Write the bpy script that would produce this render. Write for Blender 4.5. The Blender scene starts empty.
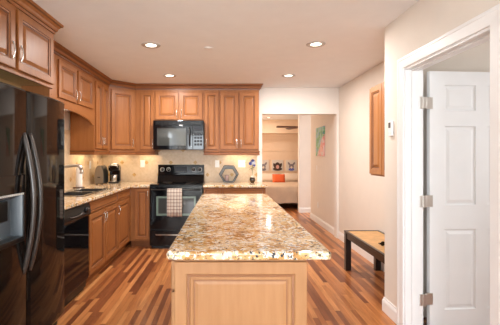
import bpy, bmesh, math, random
from mathutils import Vector, Matrix
random.seed(7)
PI = math.pi
SC = bpy.context.scene
COL = SC.collection

# ------------------------------------------------------------------ camera
cam_d = bpy.data.cameras.new('camera'); cam = bpy.data.objects.new('camera', cam_d); COL.objects.link(cam)
cam.location = (0, 0, 1.33); cam.rotation_euler = (PI/2, 0, 0)
cam_d.sensor_width = 36; cam_d.lens = 25.92
cam_d.shift_x = 0.05; cam_d.shift_y = -0.013
cam_d.clip_start = 0.02
SC.camera = cam
# ------------------------------------------------------------------ world + colour
w = bpy.data.worlds.new('sky'); SC.world = w; w.use_nodes = True
bg = w.node_tree.nodes['Background']
bg.inputs[0].default_value = (0.80, 0.90, 1.0, 1); bg.inputs[1].default_value = 1.6
vs = SC.view_settings
vs.view_transform = 'Standard'; vs.look = 'None'; vs.gamma = 1.0; vs.exposure = 0.34; vs.use_curve_mapping = False

def area(name, loc, rot, sx, sy, power, color=(1, 1, 1), parent=None, shape='RECTANGLE', spread=None):
    l = bpy.data.lights.new(name, 'AREA'); l.shape = shape; l.size = sx
    if shape in ('RECTANGLE', 'ELLIPSE'): l.size_y = sy
    l.energy = power; l.color = color
    if spread: l.spread = spread
    o = bpy.data.objects.new(name, l); COL.objects.link(o); o.location = loc; o.rotation_euler = rot
    if parent: o.parent = parent
    return o
# rear window daylight, then four unseen fill lamps added to brighten the rooms
area('window_daylight', (-0.3, -6.75, 1.35), (PI/2, 0, 0), 3.1, 2.0, 300, (0.88, 0.95, 1.0))
area('left_added_fill', (-2.2, -3.2, 1.5), (0, -PI/2, 0), 1.5, 2.6, 160, (0.88, 0.95, 1.0))  # added lamp outside an invented left opening, brightens door wall and ceiling
area('side_room_fill', (3.9, 1.6, 1.5), (0, PI/2, 0), 1.3, 1.5, 27, (0.95, 0.98, 1.0))  # added fill inside the closed side room, lifts the door leaf
area('bedroom_fill', (-0.55, 9.6, 1.4), (0, -PI/2, 0), 1.5, 1.3, 48, (1.0, 0.78, 0.58))  # warm fill lamp added inside the bedroom, no window stands here
area('hall_fill', (4.4, 7.9, 1.5), (0, PI/2, 0), 1.2, 0.45, 75, (1.0, 0.93, 0.86))  # fill lamp added at the hall's end to lift the far passage

# ------------------------------------------------------------------ materials
def newmat(name):
    m = bpy.data.materials.new(name); m.use_nodes = True
    return m, m.node_tree, m.node_tree.nodes['Principled BSDF']
def c4(c): return (c[0], c[1], c[2], 1)
def plain(name, col, rough=0.5, metal=0.0, noise=0.0, nscale=6, spec=0.5, coat=0.0, bump=0.0, bscale=60):
    m, nt, b = newmat(name)
    b.inputs['Base Color'].default_value = c4(col); b.inputs['Roughness'].default_value = rough
    b.inputs['Metallic'].default_value = metal; b.inputs['Specular IOR Level'].default_value = spec
    b.inputs['Coat Weight'].default_value = coat; b.inputs['Coat Roughness'].default_value = 0.05
    tc = nt.nodes.new('ShaderNodeTexCoord')
    n = nt.nodes.new('ShaderNodeTexNoise'); n.inputs['Scale'].default_value = nscale; n.inputs['Detail'].default_value = 3
    nt.links.new(tc.outputs['Object'], n.inputs['Vector'])
    r = nt.nodes.new('ShaderNodeValToRGB')
    k = max(noise, 0.015)
    r.color_ramp.elements[0].position = .3; r.color_ramp.elements[1].position = .7
    r.color_ramp.elements[0].color = c4([x*(1-k) for x in col]); r.color_ramp.elements[1].color = c4([min(1, x*(1+k)) for x in col])
    nt.links.new(n.outputs['Fac'], r.inputs['Fac']); nt.links.new(r.outputs['Color'], b.inputs['Base Color'])
    if bump:
        n2 = nt.nodes.new('ShaderNodeTexNoise'); n2.inputs['Scale'].default_value = bscale; n2.inputs['Detail'].default_value = 4
        nt.links.new(tc.outputs['Object'], n2.inputs['Vector'])
        bp = nt.nodes.new('ShaderNodeBump'); bp.inputs['Strength'].default_value = bump; bp.inputs['Distance'].default_value = 0.004
        nt.links.new(n2.outputs['Fac'], bp.inputs['Height']); nt.links.new(bp.outputs['Normal'], b.inputs['Normal'])
    return m
def emis(name, col, strength):
    m, nt, b = newmat(name)
    b.inputs['Base Color'].default_value = c4(col); b.inputs['Emission Color'].default_value = c4(col)
    b.inputs['Emission Strength'].default_value = strength
    return m
def M_(nt, op, a, b=None, c=None):
    n = nt.nodes.new('ShaderNodeMath'); n.operation = op
    for i, v in enumerate((a, b, c)):
        if v is None: continue
        if hasattr(v, 'links') or hasattr(v, 'is_output'): nt.links.new(v, n.inputs[i])
        else: n.inputs[i].default_value = v
    return n.outputs[0]
def ramp(nt, fac, stops, interp='LINEAR'):
    r = nt.nodes.new('ShaderNodeValToRGB'); cr = r.color_ramp; cr.interpolation = interp
    while len(cr.elements) < len(stops): cr.elements.new(0.5)
    for e, (p, c) in zip(cr.elements, stops): e.position = p; e.color = c4(c)
    nt.links.new(fac, r.inputs['Fac']); return r.outputs['Color']
def mix(nt, fac, a, b, mode='MIX'):
    n = nt.nodes.new('ShaderNodeMix'); n.data_type = 'RGBA'; n.blend_type = mode
    for sock, v in ((n.inputs['Factor'], fac), (n.inputs['A'], a), (n.inputs['B'], b)):
        pass
    ins = {'Factor': n.inputs[0], 'A': n.inputs[6], 'B': n.inputs[7]}
    for k, v in (('Factor', fac), ('A', a), ('B', b)):
        if hasattr(v, 'is_output'): nt.links.new(v, ins[k])
        elif k == 'Factor': ins[k].default_value = v
        else: ins[k].default_value = c4(v)
    return n.outputs[2]
def mapped(nt, scale, coord='Object', loc=(0, 0, 0)):
    tc = nt.nodes.new('ShaderNodeTexCoord'); mp = nt.nodes.new('ShaderNodeMapping')
    mp.inputs['Scale'].default_value = scale; mp.inputs['Location'].default_value = loc
    nt.links.new(tc.outputs[coord], mp.inputs['Vector']); return mp.outputs['Vector']
def noise(nt, vec, scale, detail=4, rough=0.55):
    n = nt.nodes.new('ShaderNodeTexNoise'); n.inputs['Scale'].default_value = scale
    n.inputs['Detail'].default_value = detail; n.inputs['Roughness'].default_value = rough
    nt.links.new(vec, n.inputs['Vector']); return n.outputs['Fac']

def wood(name, lo, hi, rough=0.40, grain=(9, 9, 0.9), coat=0.0):
    m, nt, b = newmat(name)
    v = mapped(nt, grain)
    f = noise(nt, v, 3.0, 6, 0.6)
    f2 = noise(nt, mapped(nt, (1, 1, 1)), 2.2, 2)
    col = ramp(nt, f, [(0.28, lo), (0.72, hi)])
    col = mix(nt, 0.35, col, ramp(nt, f2, [(0.3, [x*0.72 for x in lo]), (0.7, hi)]))
    nt.links.new(col, b.inputs['Base Color']); b.inputs['Roughness'].default_value = rough
    b.inputs['Specular IOR Level'].default_value = 0.28
    return m
M = {}
M['wood'] = wood('maple_stain', (0.265, 0.092, 0.026), (0.38, 0.148, 0.046))
M['woodh'] = wood('maple_stain_horizontal', (0.265, 0.092, 0.026), (0.38, 0.148, 0.046), grain=(0.9, 9, 9))
M['glaze'] = plain('maple_glaze', (0.16, 0.056, 0.020), 0.4)
M['ilw'] = wood('island_maple', (0.36, 0.170, 0.070), (0.45, 0.232, 0.104), rough=0.42)  # paler mix of the cabinet maple, island only
M['iglaze'] = plain('island_glaze', (0.26, 0.11, 0.045), 0.4)
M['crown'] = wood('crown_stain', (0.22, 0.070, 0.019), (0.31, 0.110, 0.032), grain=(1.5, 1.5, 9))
M['inner'] = plain('cabinet_underside', (0.60, 0.42, 0.20), 0.5, noise=0.05)
M['chrome'] = plain('chrome', (0.75, 0.74, 0.72), 0.16, 1.0)
M['nickel'] = plain('brushed_nickel', (0.66, 0.63, 0.59), 0.36, 0.9)
M['black'] = plain('black_gloss', (0.005, 0.005, 0.006), 0.05, 0, spec=0.32)
M['fridge'] = plain('black_fridge_enamel', (0.010, 0.008, 0.007), 0.06, 0, spec=0.3)
M['satin'] = plain('black_satin', (0.009, 0.009, 0.009), 0.3, spec=0.35)
M['handle'] = plain('dark_handle', (0.055, 0.045, 0.040), 0.28, 0.0, coat=0.3)
M['wallc'] = plain('wall_paint_cream', (0.79, 0.715, 0.635), 0.75, bump=0.12)
M['wallw'] = plain('wall_paint_offwhite', (0.80, 0.745, 0.69), 0.75, bump=0.12)
M['ceil'] = plain('ceiling_paint', (0.87, 0.875, 0.88), 0.85, bump=0.15)
M['white'] = plain('white_trim_paint', (0.86, 0.855, 0.85), 0.35)
M['door'] = plain('white_door_paint', (0.83, 0.84, 0.845), 0.38)
M['plate'] = plain('white_plastic', (0.82, 0.80, 0.76), 0.35)
M['slot'] = plain('dark_slot', (0.05, 0.045, 0.04), 0.5)
M['lens'] = emis('lamp_lens', (1.0, 0.90, 0.76), 4)
M['ring'] = plain('light_ring_white', (0.50, 0.45, 0.41), 0.4)

def granite():
    m, nt, b = newmat('golden_granite')
    v = mapped(nt, (1, 1, 1))
    warp = nt.nodes.new('ShaderNodeTexNoise'); warp.inputs['Scale'].default_value = 9; warp.inputs['Detail'].default_value = 3
    nt.links.new(v, warp.inputs['Vector'])
    ad = nt.nodes.new('ShaderNodeVectorMath'); ad.operation = 'MULTIPLY_ADD'
    nt.links.new(warp.outputs['Color'], ad.inputs[0]); ad.inputs[1].default_value = (0.10, 0.10, 0.10); nt.links.new(v, ad.inputs[2])
    wv = ad.outputs[0]
    big = noise(nt, wv, 9, 5, 0.62)
    col = ramp(nt, big, [(0.30, (0.24, 0.105, 0.030)), (0.41, (0.48, 0.24, 0.07)), (0.49, (0.66, 0.42, 0.18)), (0.58, (0.72, 0.57, 0.38)), (0.74, (0.62, 0.34, 0.11))])
    s1 = noise(nt, wv, 36, 4, 0.7)
    col = mix(nt, ramp(nt, s1, [(0.53, (0, 0, 0)), (0.57, (1, 1, 1))]), col, (0.82, 0.78, 0.71))
    s2 = noise(nt, mapped(nt, (1, 1, 1), loc=(3, 5, 2)), 44, 4, 0.7)
    col = mix(nt, ramp(nt, s2, [(0.37, (1, 1, 1)), (0.41, (0, 0, 0))]), col, (0.17, 0.08, 0.04))
    s3 = noise(nt, mapped(nt, (1, 1, 1), loc=(7, 1, 4)), 56, 3, 0.6)
    s4 = noise(nt, mapped(nt, (1, 1, 1), loc=(1, 9, 4)), 8, 3, 0.6)
    dk = M_(nt, 'MULTIPLY', ramp(nt, s3, [(0.41, (1, 1, 1)), (0.435, (0, 0, 0))]), ramp(nt, s4, [(0.42, (0, 0, 0)), (0.55, (1, 1, 1))]))
    col = mix(nt, dk, col, (0.03, 0.03, 0.035))
    nt.links.new(col, b.inputs['Base Color']); b.inputs['Roughness'].default_value = 0.085
    b.inputs['Specular IOR Level'].default_value = 0.36; b.inputs['Coat Roughness'].default_value = 0.03
    return m
M['granite'] = granite()

def floor_mat():
    m, nt, b = newmat('plank_floor')
    tc = nt.nodes.new('ShaderNodeTexCoord'); sp = nt.nodes.new('ShaderNodeSeparateXYZ'); nt.links.new(tc.outputs['Object'], sp.inputs[0])
    X, Y = sp.outputs[0], sp.outputs[1]
    u = M_(nt, 'DIVIDE', X, 0.045); row = M_(nt, 'FLOOR', u)
    wn = nt.nodes.new('ShaderNodeTexWhiteNoise'); wn.noise_dimensions = '1D'; nt.links.new(row, wn.inputs['W'])
    vv = M_(nt, 'ADD', M_(nt, 'DIVIDE', Y, 1.05), M_(nt, 'MULTIPLY', wn.outputs['Value'], 9.7)); brd = M_(nt, 'FLOOR', vv)
    cb = nt.nodes.new('ShaderNodeCombineXYZ'); nt.links.new(row, cb.inputs[0]); nt.links.new(brd, cb.inputs[1])
    w2 = nt.nodes.new('ShaderNodeTexWhiteNoise'); w2.noise_dimensions = '2D'; nt.links.new(cb.outputs[0], w2.inputs['Vector'])
    col = ramp(nt, w2.outputs['Value'], [(0.0, (0.17, 0.050, 0.020)), (0.24, (0.24, 0.077, 0.028)), (0.40, (0.40, 0.145, 0.047)), (0.78, (0.48, 0.188, 0.062)), (1.0, (0.57, 0.25, 0.09))])
    ofs = nt.nodes.new('ShaderNodeVectorMath'); ofs.operation = 'MULTIPLY_ADD'
    nt.links.new(w2.outputs['Color'], ofs.inputs[0]); ofs.inputs[1].default_value = (5, 5, 5)
    nt.links.new(mapped(nt, (14, 1.3, 1)), ofs.inputs[2])
    g = noise(nt, ofs.outputs[0], 2.2, 6, 0.62)
    col = mix(nt, 0.8, col, ramp(nt, g, [(0.3, (0.62, 0.55, 0.5)), (0.5, (1, 1, 1)), (0.72, (1.25, 1.22, 1.2))]), 'MULTIPLY')
    fu = M_(nt, 'FRACT', u); fv = M_(nt, 'FRACT', vv)
    gap = M_(nt, 'MAXIMUM', M_(nt, 'LESS_THAN', fu, 0.022), M_(nt, 'LESS_THAN', fv, 0.004))
    col = mix(nt, M_(nt, 'MULTIPLY', gap, 0.55), col, (0.06, 0.025, 0.012))
    nt.links.new(col, b.inputs['Base Color']); b.inputs['Roughness'].default_value = 0.28
    b.inputs['Specular IOR Level'].default_value = 0.32
    return m
M['floor'] = floor_mat()

def tile_mat(axis, phase):
    m, nt, b = newmat('travertine_tile_' + axis)
    tc = nt.nodes.new('ShaderNodeTexCoord'); sp = nt.nodes.new('ShaderNodeSeparateXYZ'); nt.links.new(tc.outputs['Object'], sp.inputs[0])
    U = sp.outputs[0 if axis == 'x' else 1]; Z = sp.outputs[2]
    U = M_(nt, 'SUBTRACT', U, phase); W = M_(nt, 'SUBTRACT', Z, 1.225)
    n1 = noise(nt, tc.outputs['Object'], 5, 5, 0.6); n2 = noise(nt, tc.outputs['Object'], 26, 4, 0.6)
    col = ramp(nt, n1, [(0.3, (0.56, 0.40, 0.24)), (0.7, (0.70, 0.54, 0.36))])
    col = mix(nt, 0.35, col, ramp(nt, n2, [(0.3, (0.48, 0.33, 0.19)), (0.7, (0.76, 0.62, 0.45))]))
    S = 0.1970
    def wrap(x, per):   # distance to the nearest multiple of per
        return M_(nt, 'ABSOLUTE', M_(nt, 'SUBTRACT', M_(nt, 'FRACT', M_(nt, 'ADD', M_(nt, 'DIVIDE', x, per), 0.5)), 0.5))
    a = M_(nt, 'ADD', U, W); d = M_(nt, 'SUBTRACT', U, W)
    gr = M_(nt, 'LESS_THAN', M_(nt, 'MINIMUM', wrap(a, S), wrap(d, S)), 0.012)
    col = mix(nt, M_(nt, 'MULTIPLY', gr, 0.5), col, (0.42, 0.31, 0.20))
    # accent diamonds: every other crossing, staggered
    def diamond(u0, w0):
        du = M_(nt, 'MULTIPLY', wrap(M_(nt, 'SUBTRACT', U, u0), 2*S), 2*S); dw = M_(nt, 'MULTIPLY', wrap(M_(nt, 'SUBTRACT', W, w0), 2*S), 2*S)
        return M_(nt, 'LESS_THAN', M_(nt, 'ADD', du, dw), 0.034)
    dm = M_(nt, 'MAXIMUM', diamond(0, 0), diamond(S, S))
    col = mix(nt, dm, col, ramp(nt, n2, [(0.35, (0.34, 0.17, 0.05)), (0.65, (0.62, 0.38, 0.12))]))
    nt.links.new(col, b.inputs['Base Color']); b.inputs['Roughness'].default_value = 0.4
    return m
M['tile_x'] = tile_mat('x', -0.085); M['tile_y'] = tile_mat('y', 5.62)

# ------------------------------------------------------------------ mesh helpers
class MB:
    def __init__(s): s.bm = bmesh.new()
    def _mi(s, faces, mi):
        for f in faces: f.material_index = mi
    def box(s, x0, x1, y0, y1, z0, z1, bev=0.0, seg=2, mi=0, mat=None):
        t = bmesh.new(); bmesh.ops.create_cube(t, size=1)
        for v in t.verts:
            v.co = Vector(((x0+x1)/2+v.co.x*(x1-x0), (y0+y1)/2+v.co.y*(y1-y0), (z0+z1)/2+v.co.z*(z1-z0)))
        if bev: bmesh.ops.bevel(t, geom=list(t.edges), offset=bev, segments=seg, profile=0.5, affect='EDGES', clamp_overlap=True)
        if mat: bmesh.ops.transform(t, matrix=mat, verts=t.verts)
        s._take(t, mi); return s
    def _take(s, t, mi=0, keep=False):
        mp = {}
        for v in t.verts: mp[v] = s.bm.verts.new(v.co)
        for f in t.faces:
            try: g = s.bm.faces.new([mp[v] for v in f.verts])
            except ValueError: continue
            g.material_index = f.material_index if keep else mi; g.smooth = f.smooth
        t.free()
    def rings(s, rings, close=True, cap0=True, cap1=True, mi=0, mis=None, smooth=False):
        """connect successive rings (lists of points, same length)"""
        R = [[s.bm.verts.new(p) for p in r] for r in rings]; n = len(R[0])
        for i in range(len(R)-1):
            for j in range(n if close else n-1):
                a, b_ = R[i][j], R[i][(j+1) % n]; c, d = R[i+1][(j+1) % n], R[i+1][j]
                try: f = s.bm.faces.new((a, b_, c, d))
                except ValueError: continue
                f.material_index = mis[i] if mis else mi; f.smooth = smooth
        if cap0 and n > 2: s.bm.faces.new(list(reversed(R[0]))).material_index = mi
        if cap1 and n > 2: s.bm.faces.new(R[-1]).material_index = mi
        return s
    def lathe(s, prof, c=(0, 0, 0), n=24, mi=0, smooth=True, axis='z', cap=True):
        rg = []
        for r, h in prof:
            ring = []
            for k in range(n):
                a = 2*PI*k/n; p = (r*math.cos(a), r*math.sin(a), h)
                if axis == 'y': p = (p[0], h, -p[1])
                if axis == 'x': p = (h, p[0], p[1])
                ring.append((p[0]+c[0], p[1]+c[1], p[2]+c[2]))
            rg.append(ring)
        return s.rings(rg, cap0=cap, cap1=cap, mi=mi, smooth=smooth)
    def tube(s, pts, r, n=8, mi=0, flat=1.0, caps=True):
        pts = [Vector(p) for p in pts]; rg = []
        up = None
        for i, p in enumerate(pts):
            t = (pts[min(i+1, len(pts)-1)]-pts[max(i-1, 0)]).normalized()
            if up is None:
                up = Vector((0, 0, 1)) if abs(t.z) < 0.9 else Vector((1, 0, 0))
            a = t.cross(up).normalized(); b_ = a.cross(t).normalized(); up = b_
            rr = r[i] if isinstance(r, (list, tuple)) else r
            rg.append([p+a*(rr*math.cos(2*PI*k/n))+b_*(rr*flat*math.sin(2*PI*k/n)) for k in range(n)])
        return s.rings(rg, cap0=caps, cap1=caps, mi=mi, smooth=True)
    def prism(s, poly, z0, z1, bev=0, mi=0, axis='z'):
        def P(p, z):
            if axis == 'z': return (p[0], p[1], z)
            if axis == 'y': return (p[0], z, p[1])
            return (z, p[0], p[1])
        t = bmesh.new()
        a = [t.verts.new(P(p, z0)) for p in poly]; b_ = [t.verts.new(P(p, z1)) for p in poly]; n = len(poly)
        t.faces.new(list(reversed(a))); t.faces.new(b_)
        for i in range(n): t.faces.new((a[i], a[(i+1) % n], b_[(i+1) % n], b_[i]))
        bmesh.ops.recalc_face_normals(t, faces=t.faces)
        if bev: bmesh.ops.bevel(t, geom=list(t.edges), offset=bev, segments=2, profile=0.5, affect='EDGES', clamp_overlap=True)
        s._take(t, mi); return s
    def cells(s, xs, ys, keep, z0, z1, bev=0, seg=3, mi=0, plane='z', round_v=0):
        """slab made of the kept cells of a grid, outer edge rounded; plane: which axis is the thickness"""
        t = bmesh.new(); V = {}
        for i, x in enumerate(xs):
            for j, y in enumerate(ys): V[i, j] = t.verts.new((x, y, z0))
        for i in range(len(xs)-1):
            for j in range(len(ys)-1):
                if keep(i, j): t.faces.new((V[i, j], V[i+1, j], V[i+1, j+1], V[i, j+1]))
        for v in [v for v in t.verts if not v.link_faces]: t.verts.remove(v)
        r = bmesh.ops.extrude_face_region(t, geom=list(t.faces), use_keep_orig=True)
        for v in [g for g in r['geom'] if isinstance(g, bmesh.types.BMVert)]: v.co.z = z1
        bmesh.ops.recalc_face_normals(t, faces=t.faces)
        bmesh.ops.dissolve_limit(t, angle_limit=0.01, verts=t.verts, edges=t.edges)
        if round_v:
            eds = [e for e in t.edges if abs(e.verts[0].co.z-e.verts[1].co.z) > 1e-5]
            bmesh.ops.bevel(t, geom=eds, offset=round_v, segments=4, profile=0.5, affect='EDGES')
        if bev:
            eds = [e for e in t.edges if len(e.link_faces) == 2 and e.calc_face_angle(0) > 1.2 and abs(e.verts[0].co.z-e.verts[1].co.z) < 1e-5]
            bmesh.ops.bevel(t, geom=eds, offset=bev, segments=seg, profile=0.5, affect='EDGES', clamp_overlap=True)
        if plane == 'y':   # grid (x,z), thickness y
            for v in t.verts: v.co = Vector((v.co.x, v.co.z, v.co.y))
        if plane == 'x':   # grid (y,z), thickness x
            for v in t.verts: v.co = Vector((v.co.z, v.co.x, v.co.y))
        bmesh.ops.recalc_face_normals(t, faces=t.faces)
        s._take(t, mi); return s
    def sweep(s, path, prof, mi=0, dark=()):
        """profile of (out, z) carried along a level 2D path; out is to the right of travel; mitred"""
        P = [Vector(p) for p in path]; rg = []
        for i, p in enumerate(P):
            d0 = (P[i]-P[i-1]).normalized() if i else None
            d1 = (P[i+1]-P[i]).normalized() if i < len(P)-1 else None
            d0 = d0 or d1; d1 = d1 or d0
            n0 = Vector((d0.y, -d0.x)); n1 = Vector((d1.y, -d1.x)); b_ = (n0+n1).normalized(); k = 1/max(0.3, b_.dot(n0))
            rg.append([(p.x+b_.x*o*k, p.y+b_.y*o*k, z) for o, z in prof])
        n0 = len(s.bm.faces); s.rings(rg, mi=mi); s.bm.faces.ensure_lookup_table(); n = len(prof)
        for k in range(len(rg)-1):
            for j in dark: s.bm.faces[n0+k*n+j].material_index = 1
        return s
    def build(s, name, mats, parent=None, smooth=None):
        bmesh.ops.recalc_face_normals(s.bm, faces=s.bm.faces)
        me = bpy.data.meshes.new(name); s.bm.to_mesh(me); s.bm.free()
        for m in (mats if isinstance(mats, (list, tuple)) else [mats]): me.materials.append(m)
        if smooth is not None:
            for p in me.polygons: p.use_smooth = True
            try: me.set_sharp_from_angle(angle=math.radians(smooth))
            except Exception: pass
        o = bpy.data.objects.new(name, me); COL.objects.link(o)
        if parent: o.parent = parent
        return o
def thing(name, label, cat, loc=(0, 0, 0), rz=0, group=None):
    o = bpy.data.objects.new(name, None); o.empty_display_size = 0.1; COL.objects.link(o)
    o.location = loc; o.rotation_euler = (0, 0, rz)
    o['label'] = label; o['category'] = cat
    if group: o['group'] = group
    return o
def tag(o, label, cat, group=None):
    o['label'] = label; o['category'] = cat
    if group: o['group'] = group
    return o
def struct(o): o['kind'] = 'structure'; return o
def dup(root, loc, label, rz=None):
    r = root.copy(); COL.objects.link(r); r.location = loc; r['label'] = label
    if rz is not None: r.rotation_euler = (0, 0, rz)
    for ch in list(root.children):
        c = ch.copy(); COL.objects.link(c); c.parent = r
        for g in list(ch.children):
            d = g.copy(); COL.objects.link(d); d.parent = c
    return r

# ------------------------------------------------------------------ structure
H = 2.43                    # ceiling
XL, XR, YB = -2.0, 1.37, 5.82
def sbox(name, m, *a, **k): return struct(MB().box(*a, **k).build(name, m))
sbox('floor', M['floor'], -2.3, 5.0, -0.3, 12.0, -0.1, 0.0)
M['bounce'] = plain('pale_bounce', (0.80, 0.78, 0.75), 0.95, noise=0.04, nscale=30, bump=0.3, bscale=200)  # pale tone chosen to bounce light up to the ceiling
sbox('floor_bounce', M['bounce'], -2.3, 1.5, -6.8, -0.3, -0.1, 0.004)  # unseen pale floor added behind the camera as a light reflector
sbox('ceiling', M['ceil'], -2.3, 5.0, -6.8, 12.0, H, H+0.1)
struct(MB().cells([-6.8, -4.5, -1.9, YB+0.13], [0, 0.7, 2.25, H], lambda i, j: not (i == 1 and j == 1), XL-0.12, XL, plane='x').build('wall_left', M['wallc']))
wf = struct(MB().build('added_window', M['white']))  # window added out of view to let in more light
fr = MB()
for y in (-4.5, -3.23, -1.96): fr.box(XL-0.09, XL-0.03, y, y+0.06, 0.7, 2.25)
for z in (0.7, 2.19): fr.box(XL-0.085, XL-0.035, -4.5, -1.9, z, z+0.06)
fr.build('window_frame', M['white'], wf)
# back wall with the wide opening: stub at the left of the opening is white painted
struct(MB().cells([XL, 0.60, 1.805, 1.84], [0, 2.01, H], lambda i, j: not (i == 1 and j == 0), YB, YB+0.13, plane='y').build('wall_back', M['wallw']))
# right: wall with the doorway, its return, and the hall wall beyond
struct(MB().cells([-6.6, 1.847, 2.75, 3.09], [0, 2.0, H], lambda i, j: not (i == 1 and j == 0), XR, XR+0.13, plane='x').build('wall_right', M['wallc']))
sbox('wall_return', M['wallc'], XR+0.13, 5.0, 2.97, 3.09, 0, H)
sbox('wall_hall', M['wallc'], 1.84, 1.96, 3.09, 7.72, 0, H)
# wall behind the photographer with its wide window opening
struct(MB().cells([-2.0, -1.85, 1.25, 1.37], [0, 0.3, 2.38, H], lambda i, j: not (i == 1 and j == 1), -6.6, -6.5, plane='y').build('wall_rear', M['wallc']))
wf = struct(MB().build('window_1', M['white']))
fr = MB()
for x in (-1.85, -0.84, 0.17, 1.19): fr.box(x, x+0.06, -6.59, -6.52, 0.3, 2.38)
for z in (0.3, 2.32): fr.box(-1.85, 1.25, -6.585, -6.525, z, z+0.06)
fr.build('window_frame', M['white'], wf)
M['peach'] = plain('bedroom_wall_paint', (0.74, 0.55, 0.39), 0.8)
# side room, hall and bedroom shells
sbox('wall_side_far', M['wallc'], 4.2, 4.3, -0.2, 3.0, 0, H)
sbox('wall_side_near', M['wallc'], 1.5, 4.3, -0.3, -0.2, 0, H)
sbox('wall_facing', M['wallw'], 1.74, 4.9, 8.47, 8.59, 0, H)
sbox('wall_hall_end', M['wallc'], 4.8, 4.9, 3.09, 8.6, 0, H)
sbox('wall_bedroom_left', M['peach'], -0.80, -0.70, 5.95, 11.3, 0, H)
sbox('wall_bedroom_right', M['peach'], 3.6, 3.7, 8.59, 11.3, 0, H)
sbox('wall_bedroom_back', M['peach'], -0.8, 3.7, 11.3, 11.4, 0, H)
sbox('ceiling_soffit', M['peach'], -0.7, 3.6, 10.9, 11.3, 2.02, H)
sbox('trim_1', M['peach'], -0.7, 3.6, 11.285, 11.3, 1.835, 1.85, bev=0.004)
sbox('trim_2', M['peach'], -0.7, 3.6, 11.285, 11.3, 1.475, 1.49, bev=0.004)
# baseboards
BP = [(0, 0), (0.016, 0), (0.016, 0.085), (0.012, 0.10), (0.008, 0.105), (0.006, 0.12), (0, 0.12)]
def base(name, path): return struct(MB().sweep(path, BP).build(name, M['white']))
base('baseboard_right', [(XR+0.13, 3.09), (XR, 3.09), (XR, 2.83)][::-1] and [(XR, 2.832), (XR, 3.09), (1.84, 3.09)][::-1])
base('baseboard_hall', [(1.84, 3.09), (1.84, 5.82)][::-1])
base('baseboard_passage', [(1.84, 5.95), (1.84, 7.72), (1.96, 7.72)][::-1])
base('baseboard_facing', [(1.74, 8.47), (4.8, 8.47)])
base('baseboard_right_near', [(XR, -6.5), (XR, 1.767)][::-1])
base('baseboard_bedroom', [(-0.7, 11.3), (3.6, 11.3)])
# door casing and jamb
CW = 0.082
def casing_profile_box(mb, a0, a1, z0, z1): mb.box(XR-0.018, XR, a0, a1, z0, z1, bev=0.004)
dr = struct(MB().build('door_1', M['white']))
cs = MB()
prof = [(0, 0), (-0.011, 0.0), (-0.013, 0.004), (-0.016, 0.060), (-0.019, 0.064), (-0.019, CW-0.003), (-0.017, CW), (0, CW)]
def casing(mb):
    # rings follow the opening edge: (y, z) path with outward offset
    y0, y1, zt = 1.847, 2.75, 2.0
    def ring(cy, cz, sy, sz): return [(XR+o, cy+sy*d, cz+sz*d) for o, d in prof]
    mb.rings([ring(y1, 0, 1, 0), ring(y1, zt, 1, 1), ring(y0, zt, -1, 1), ring(y0, 0, -1, 0)])
casing(cs); cs.build('door_casing', M['white'], dr)
jb = MB()
jb.box(XR, XR+0.13, 2.735, 2.752, 0, 2.0); jb.box(XR, XR+0.13, 1.845, 1.862, 0, 2.0); jb.box(XR, XR+0.13, 1.862, 2.735, 1.985, 2.0)
jb.box(XR+0.045, XR+0.085, 2.723, 2.735, 0, 1.985, bev=0.002); jb.box(XR+0.045, XR+0.085, 1.862, 1.874, 0, 1.985, bev=0.002); jb.box(XR+0.045, XR+0.085, 1.874, 2.723, 1.973, 1.985, bev=0.002)
jb.build('door_jamb', M['white'], dr)
cs2 = MB(); cs2.box(1.50, 1.515, 2.752, 2.83, 0, 2.08); cs2.box(1.50, 1.515, 1.77, 1.845, 0, 2.08); cs2.box(1.50, 1.515, 1.845, 2.752, 2.0, 2.08); cs2.build('door_casing', M['white'], dr)

# open six panel door
def panel_rings(x0, x1, z0, z1, y, prof):
    """nested rectangles: prof = list of (inset, dy)"""
    return [[(x0+i, y+d, z0+i), (x1-i, y+d, z0+i), (x1-i, y+d, z1-i), (x0+i, y+d, z1-i)] for i, d in prof]
dl = MB()
LW, LH, LT = 0.845, 1.972, 0.035
xs = [0, 0.120, 0.375, 0.470, 0.725, LW]; zs = [0, 0.135, 0.755, 0.940, 1.550, 1.670, 1.868, LH]
def leaf_face(mb, y, sgn):
    for i in range(5):
        for j in range(7):
            hole = i in (1, 3) and j in (1, 3, 5)
            q = panel_rings(xs[i], xs[i+1], zs[j], zs[j+1], y, [(0, 0)] if not hole else [(0, 0), (0.006, 0.009*sgn), (0.016, 0.010*sgn), (0.040, 0.002*sgn)])
            if hole: mb.rings(q, cap0=False, cap1=True)
            else: mb.bm.faces.new([mb.bm.verts.new(p) for p in q[0]])
leaf_face(dl, 0, 1); leaf_face(dl, LT, -1)
for q in ([(0, 0, 0), (0, LT, 0), (0, LT, LH), (0, 0, LH)], [(LW, 0, 0), (LW, LT, 0), (LW, LT, LH), (LW, 0, LH)], [(0, 0, LH), (LW, 0, LH), (LW, LT, LH), (0, LT, LH)], [(0, 0, 0), (LW, 0, 0), (LW, LT, 0), (0, LT, 0)]):
    dl.bm.faces.new([dl.bm.verts.new(p) for p in q])
bmesh.ops.remove_doubles(dl.bm, verts=dl.bm.verts, dist=1e-5)
lf = dl.build('door_leaf', M['door'], dr); lf.location = (1.572, 2.765, 0.010); lf.rotation_euler = (0, 0, math.radians(4))
kn = MB().lathe([(0.001, 0), (0.028, 0), (0.028, -0.006), (0.012, -0.010), (0.012, -0.035), (0.027, -0.045), (0.027, -0.062), (0.001, -0.070)], c=(LW-0.07, 0, 0.97), axis='y', n=16).build('door_handle', M['nickel'], lf)
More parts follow.
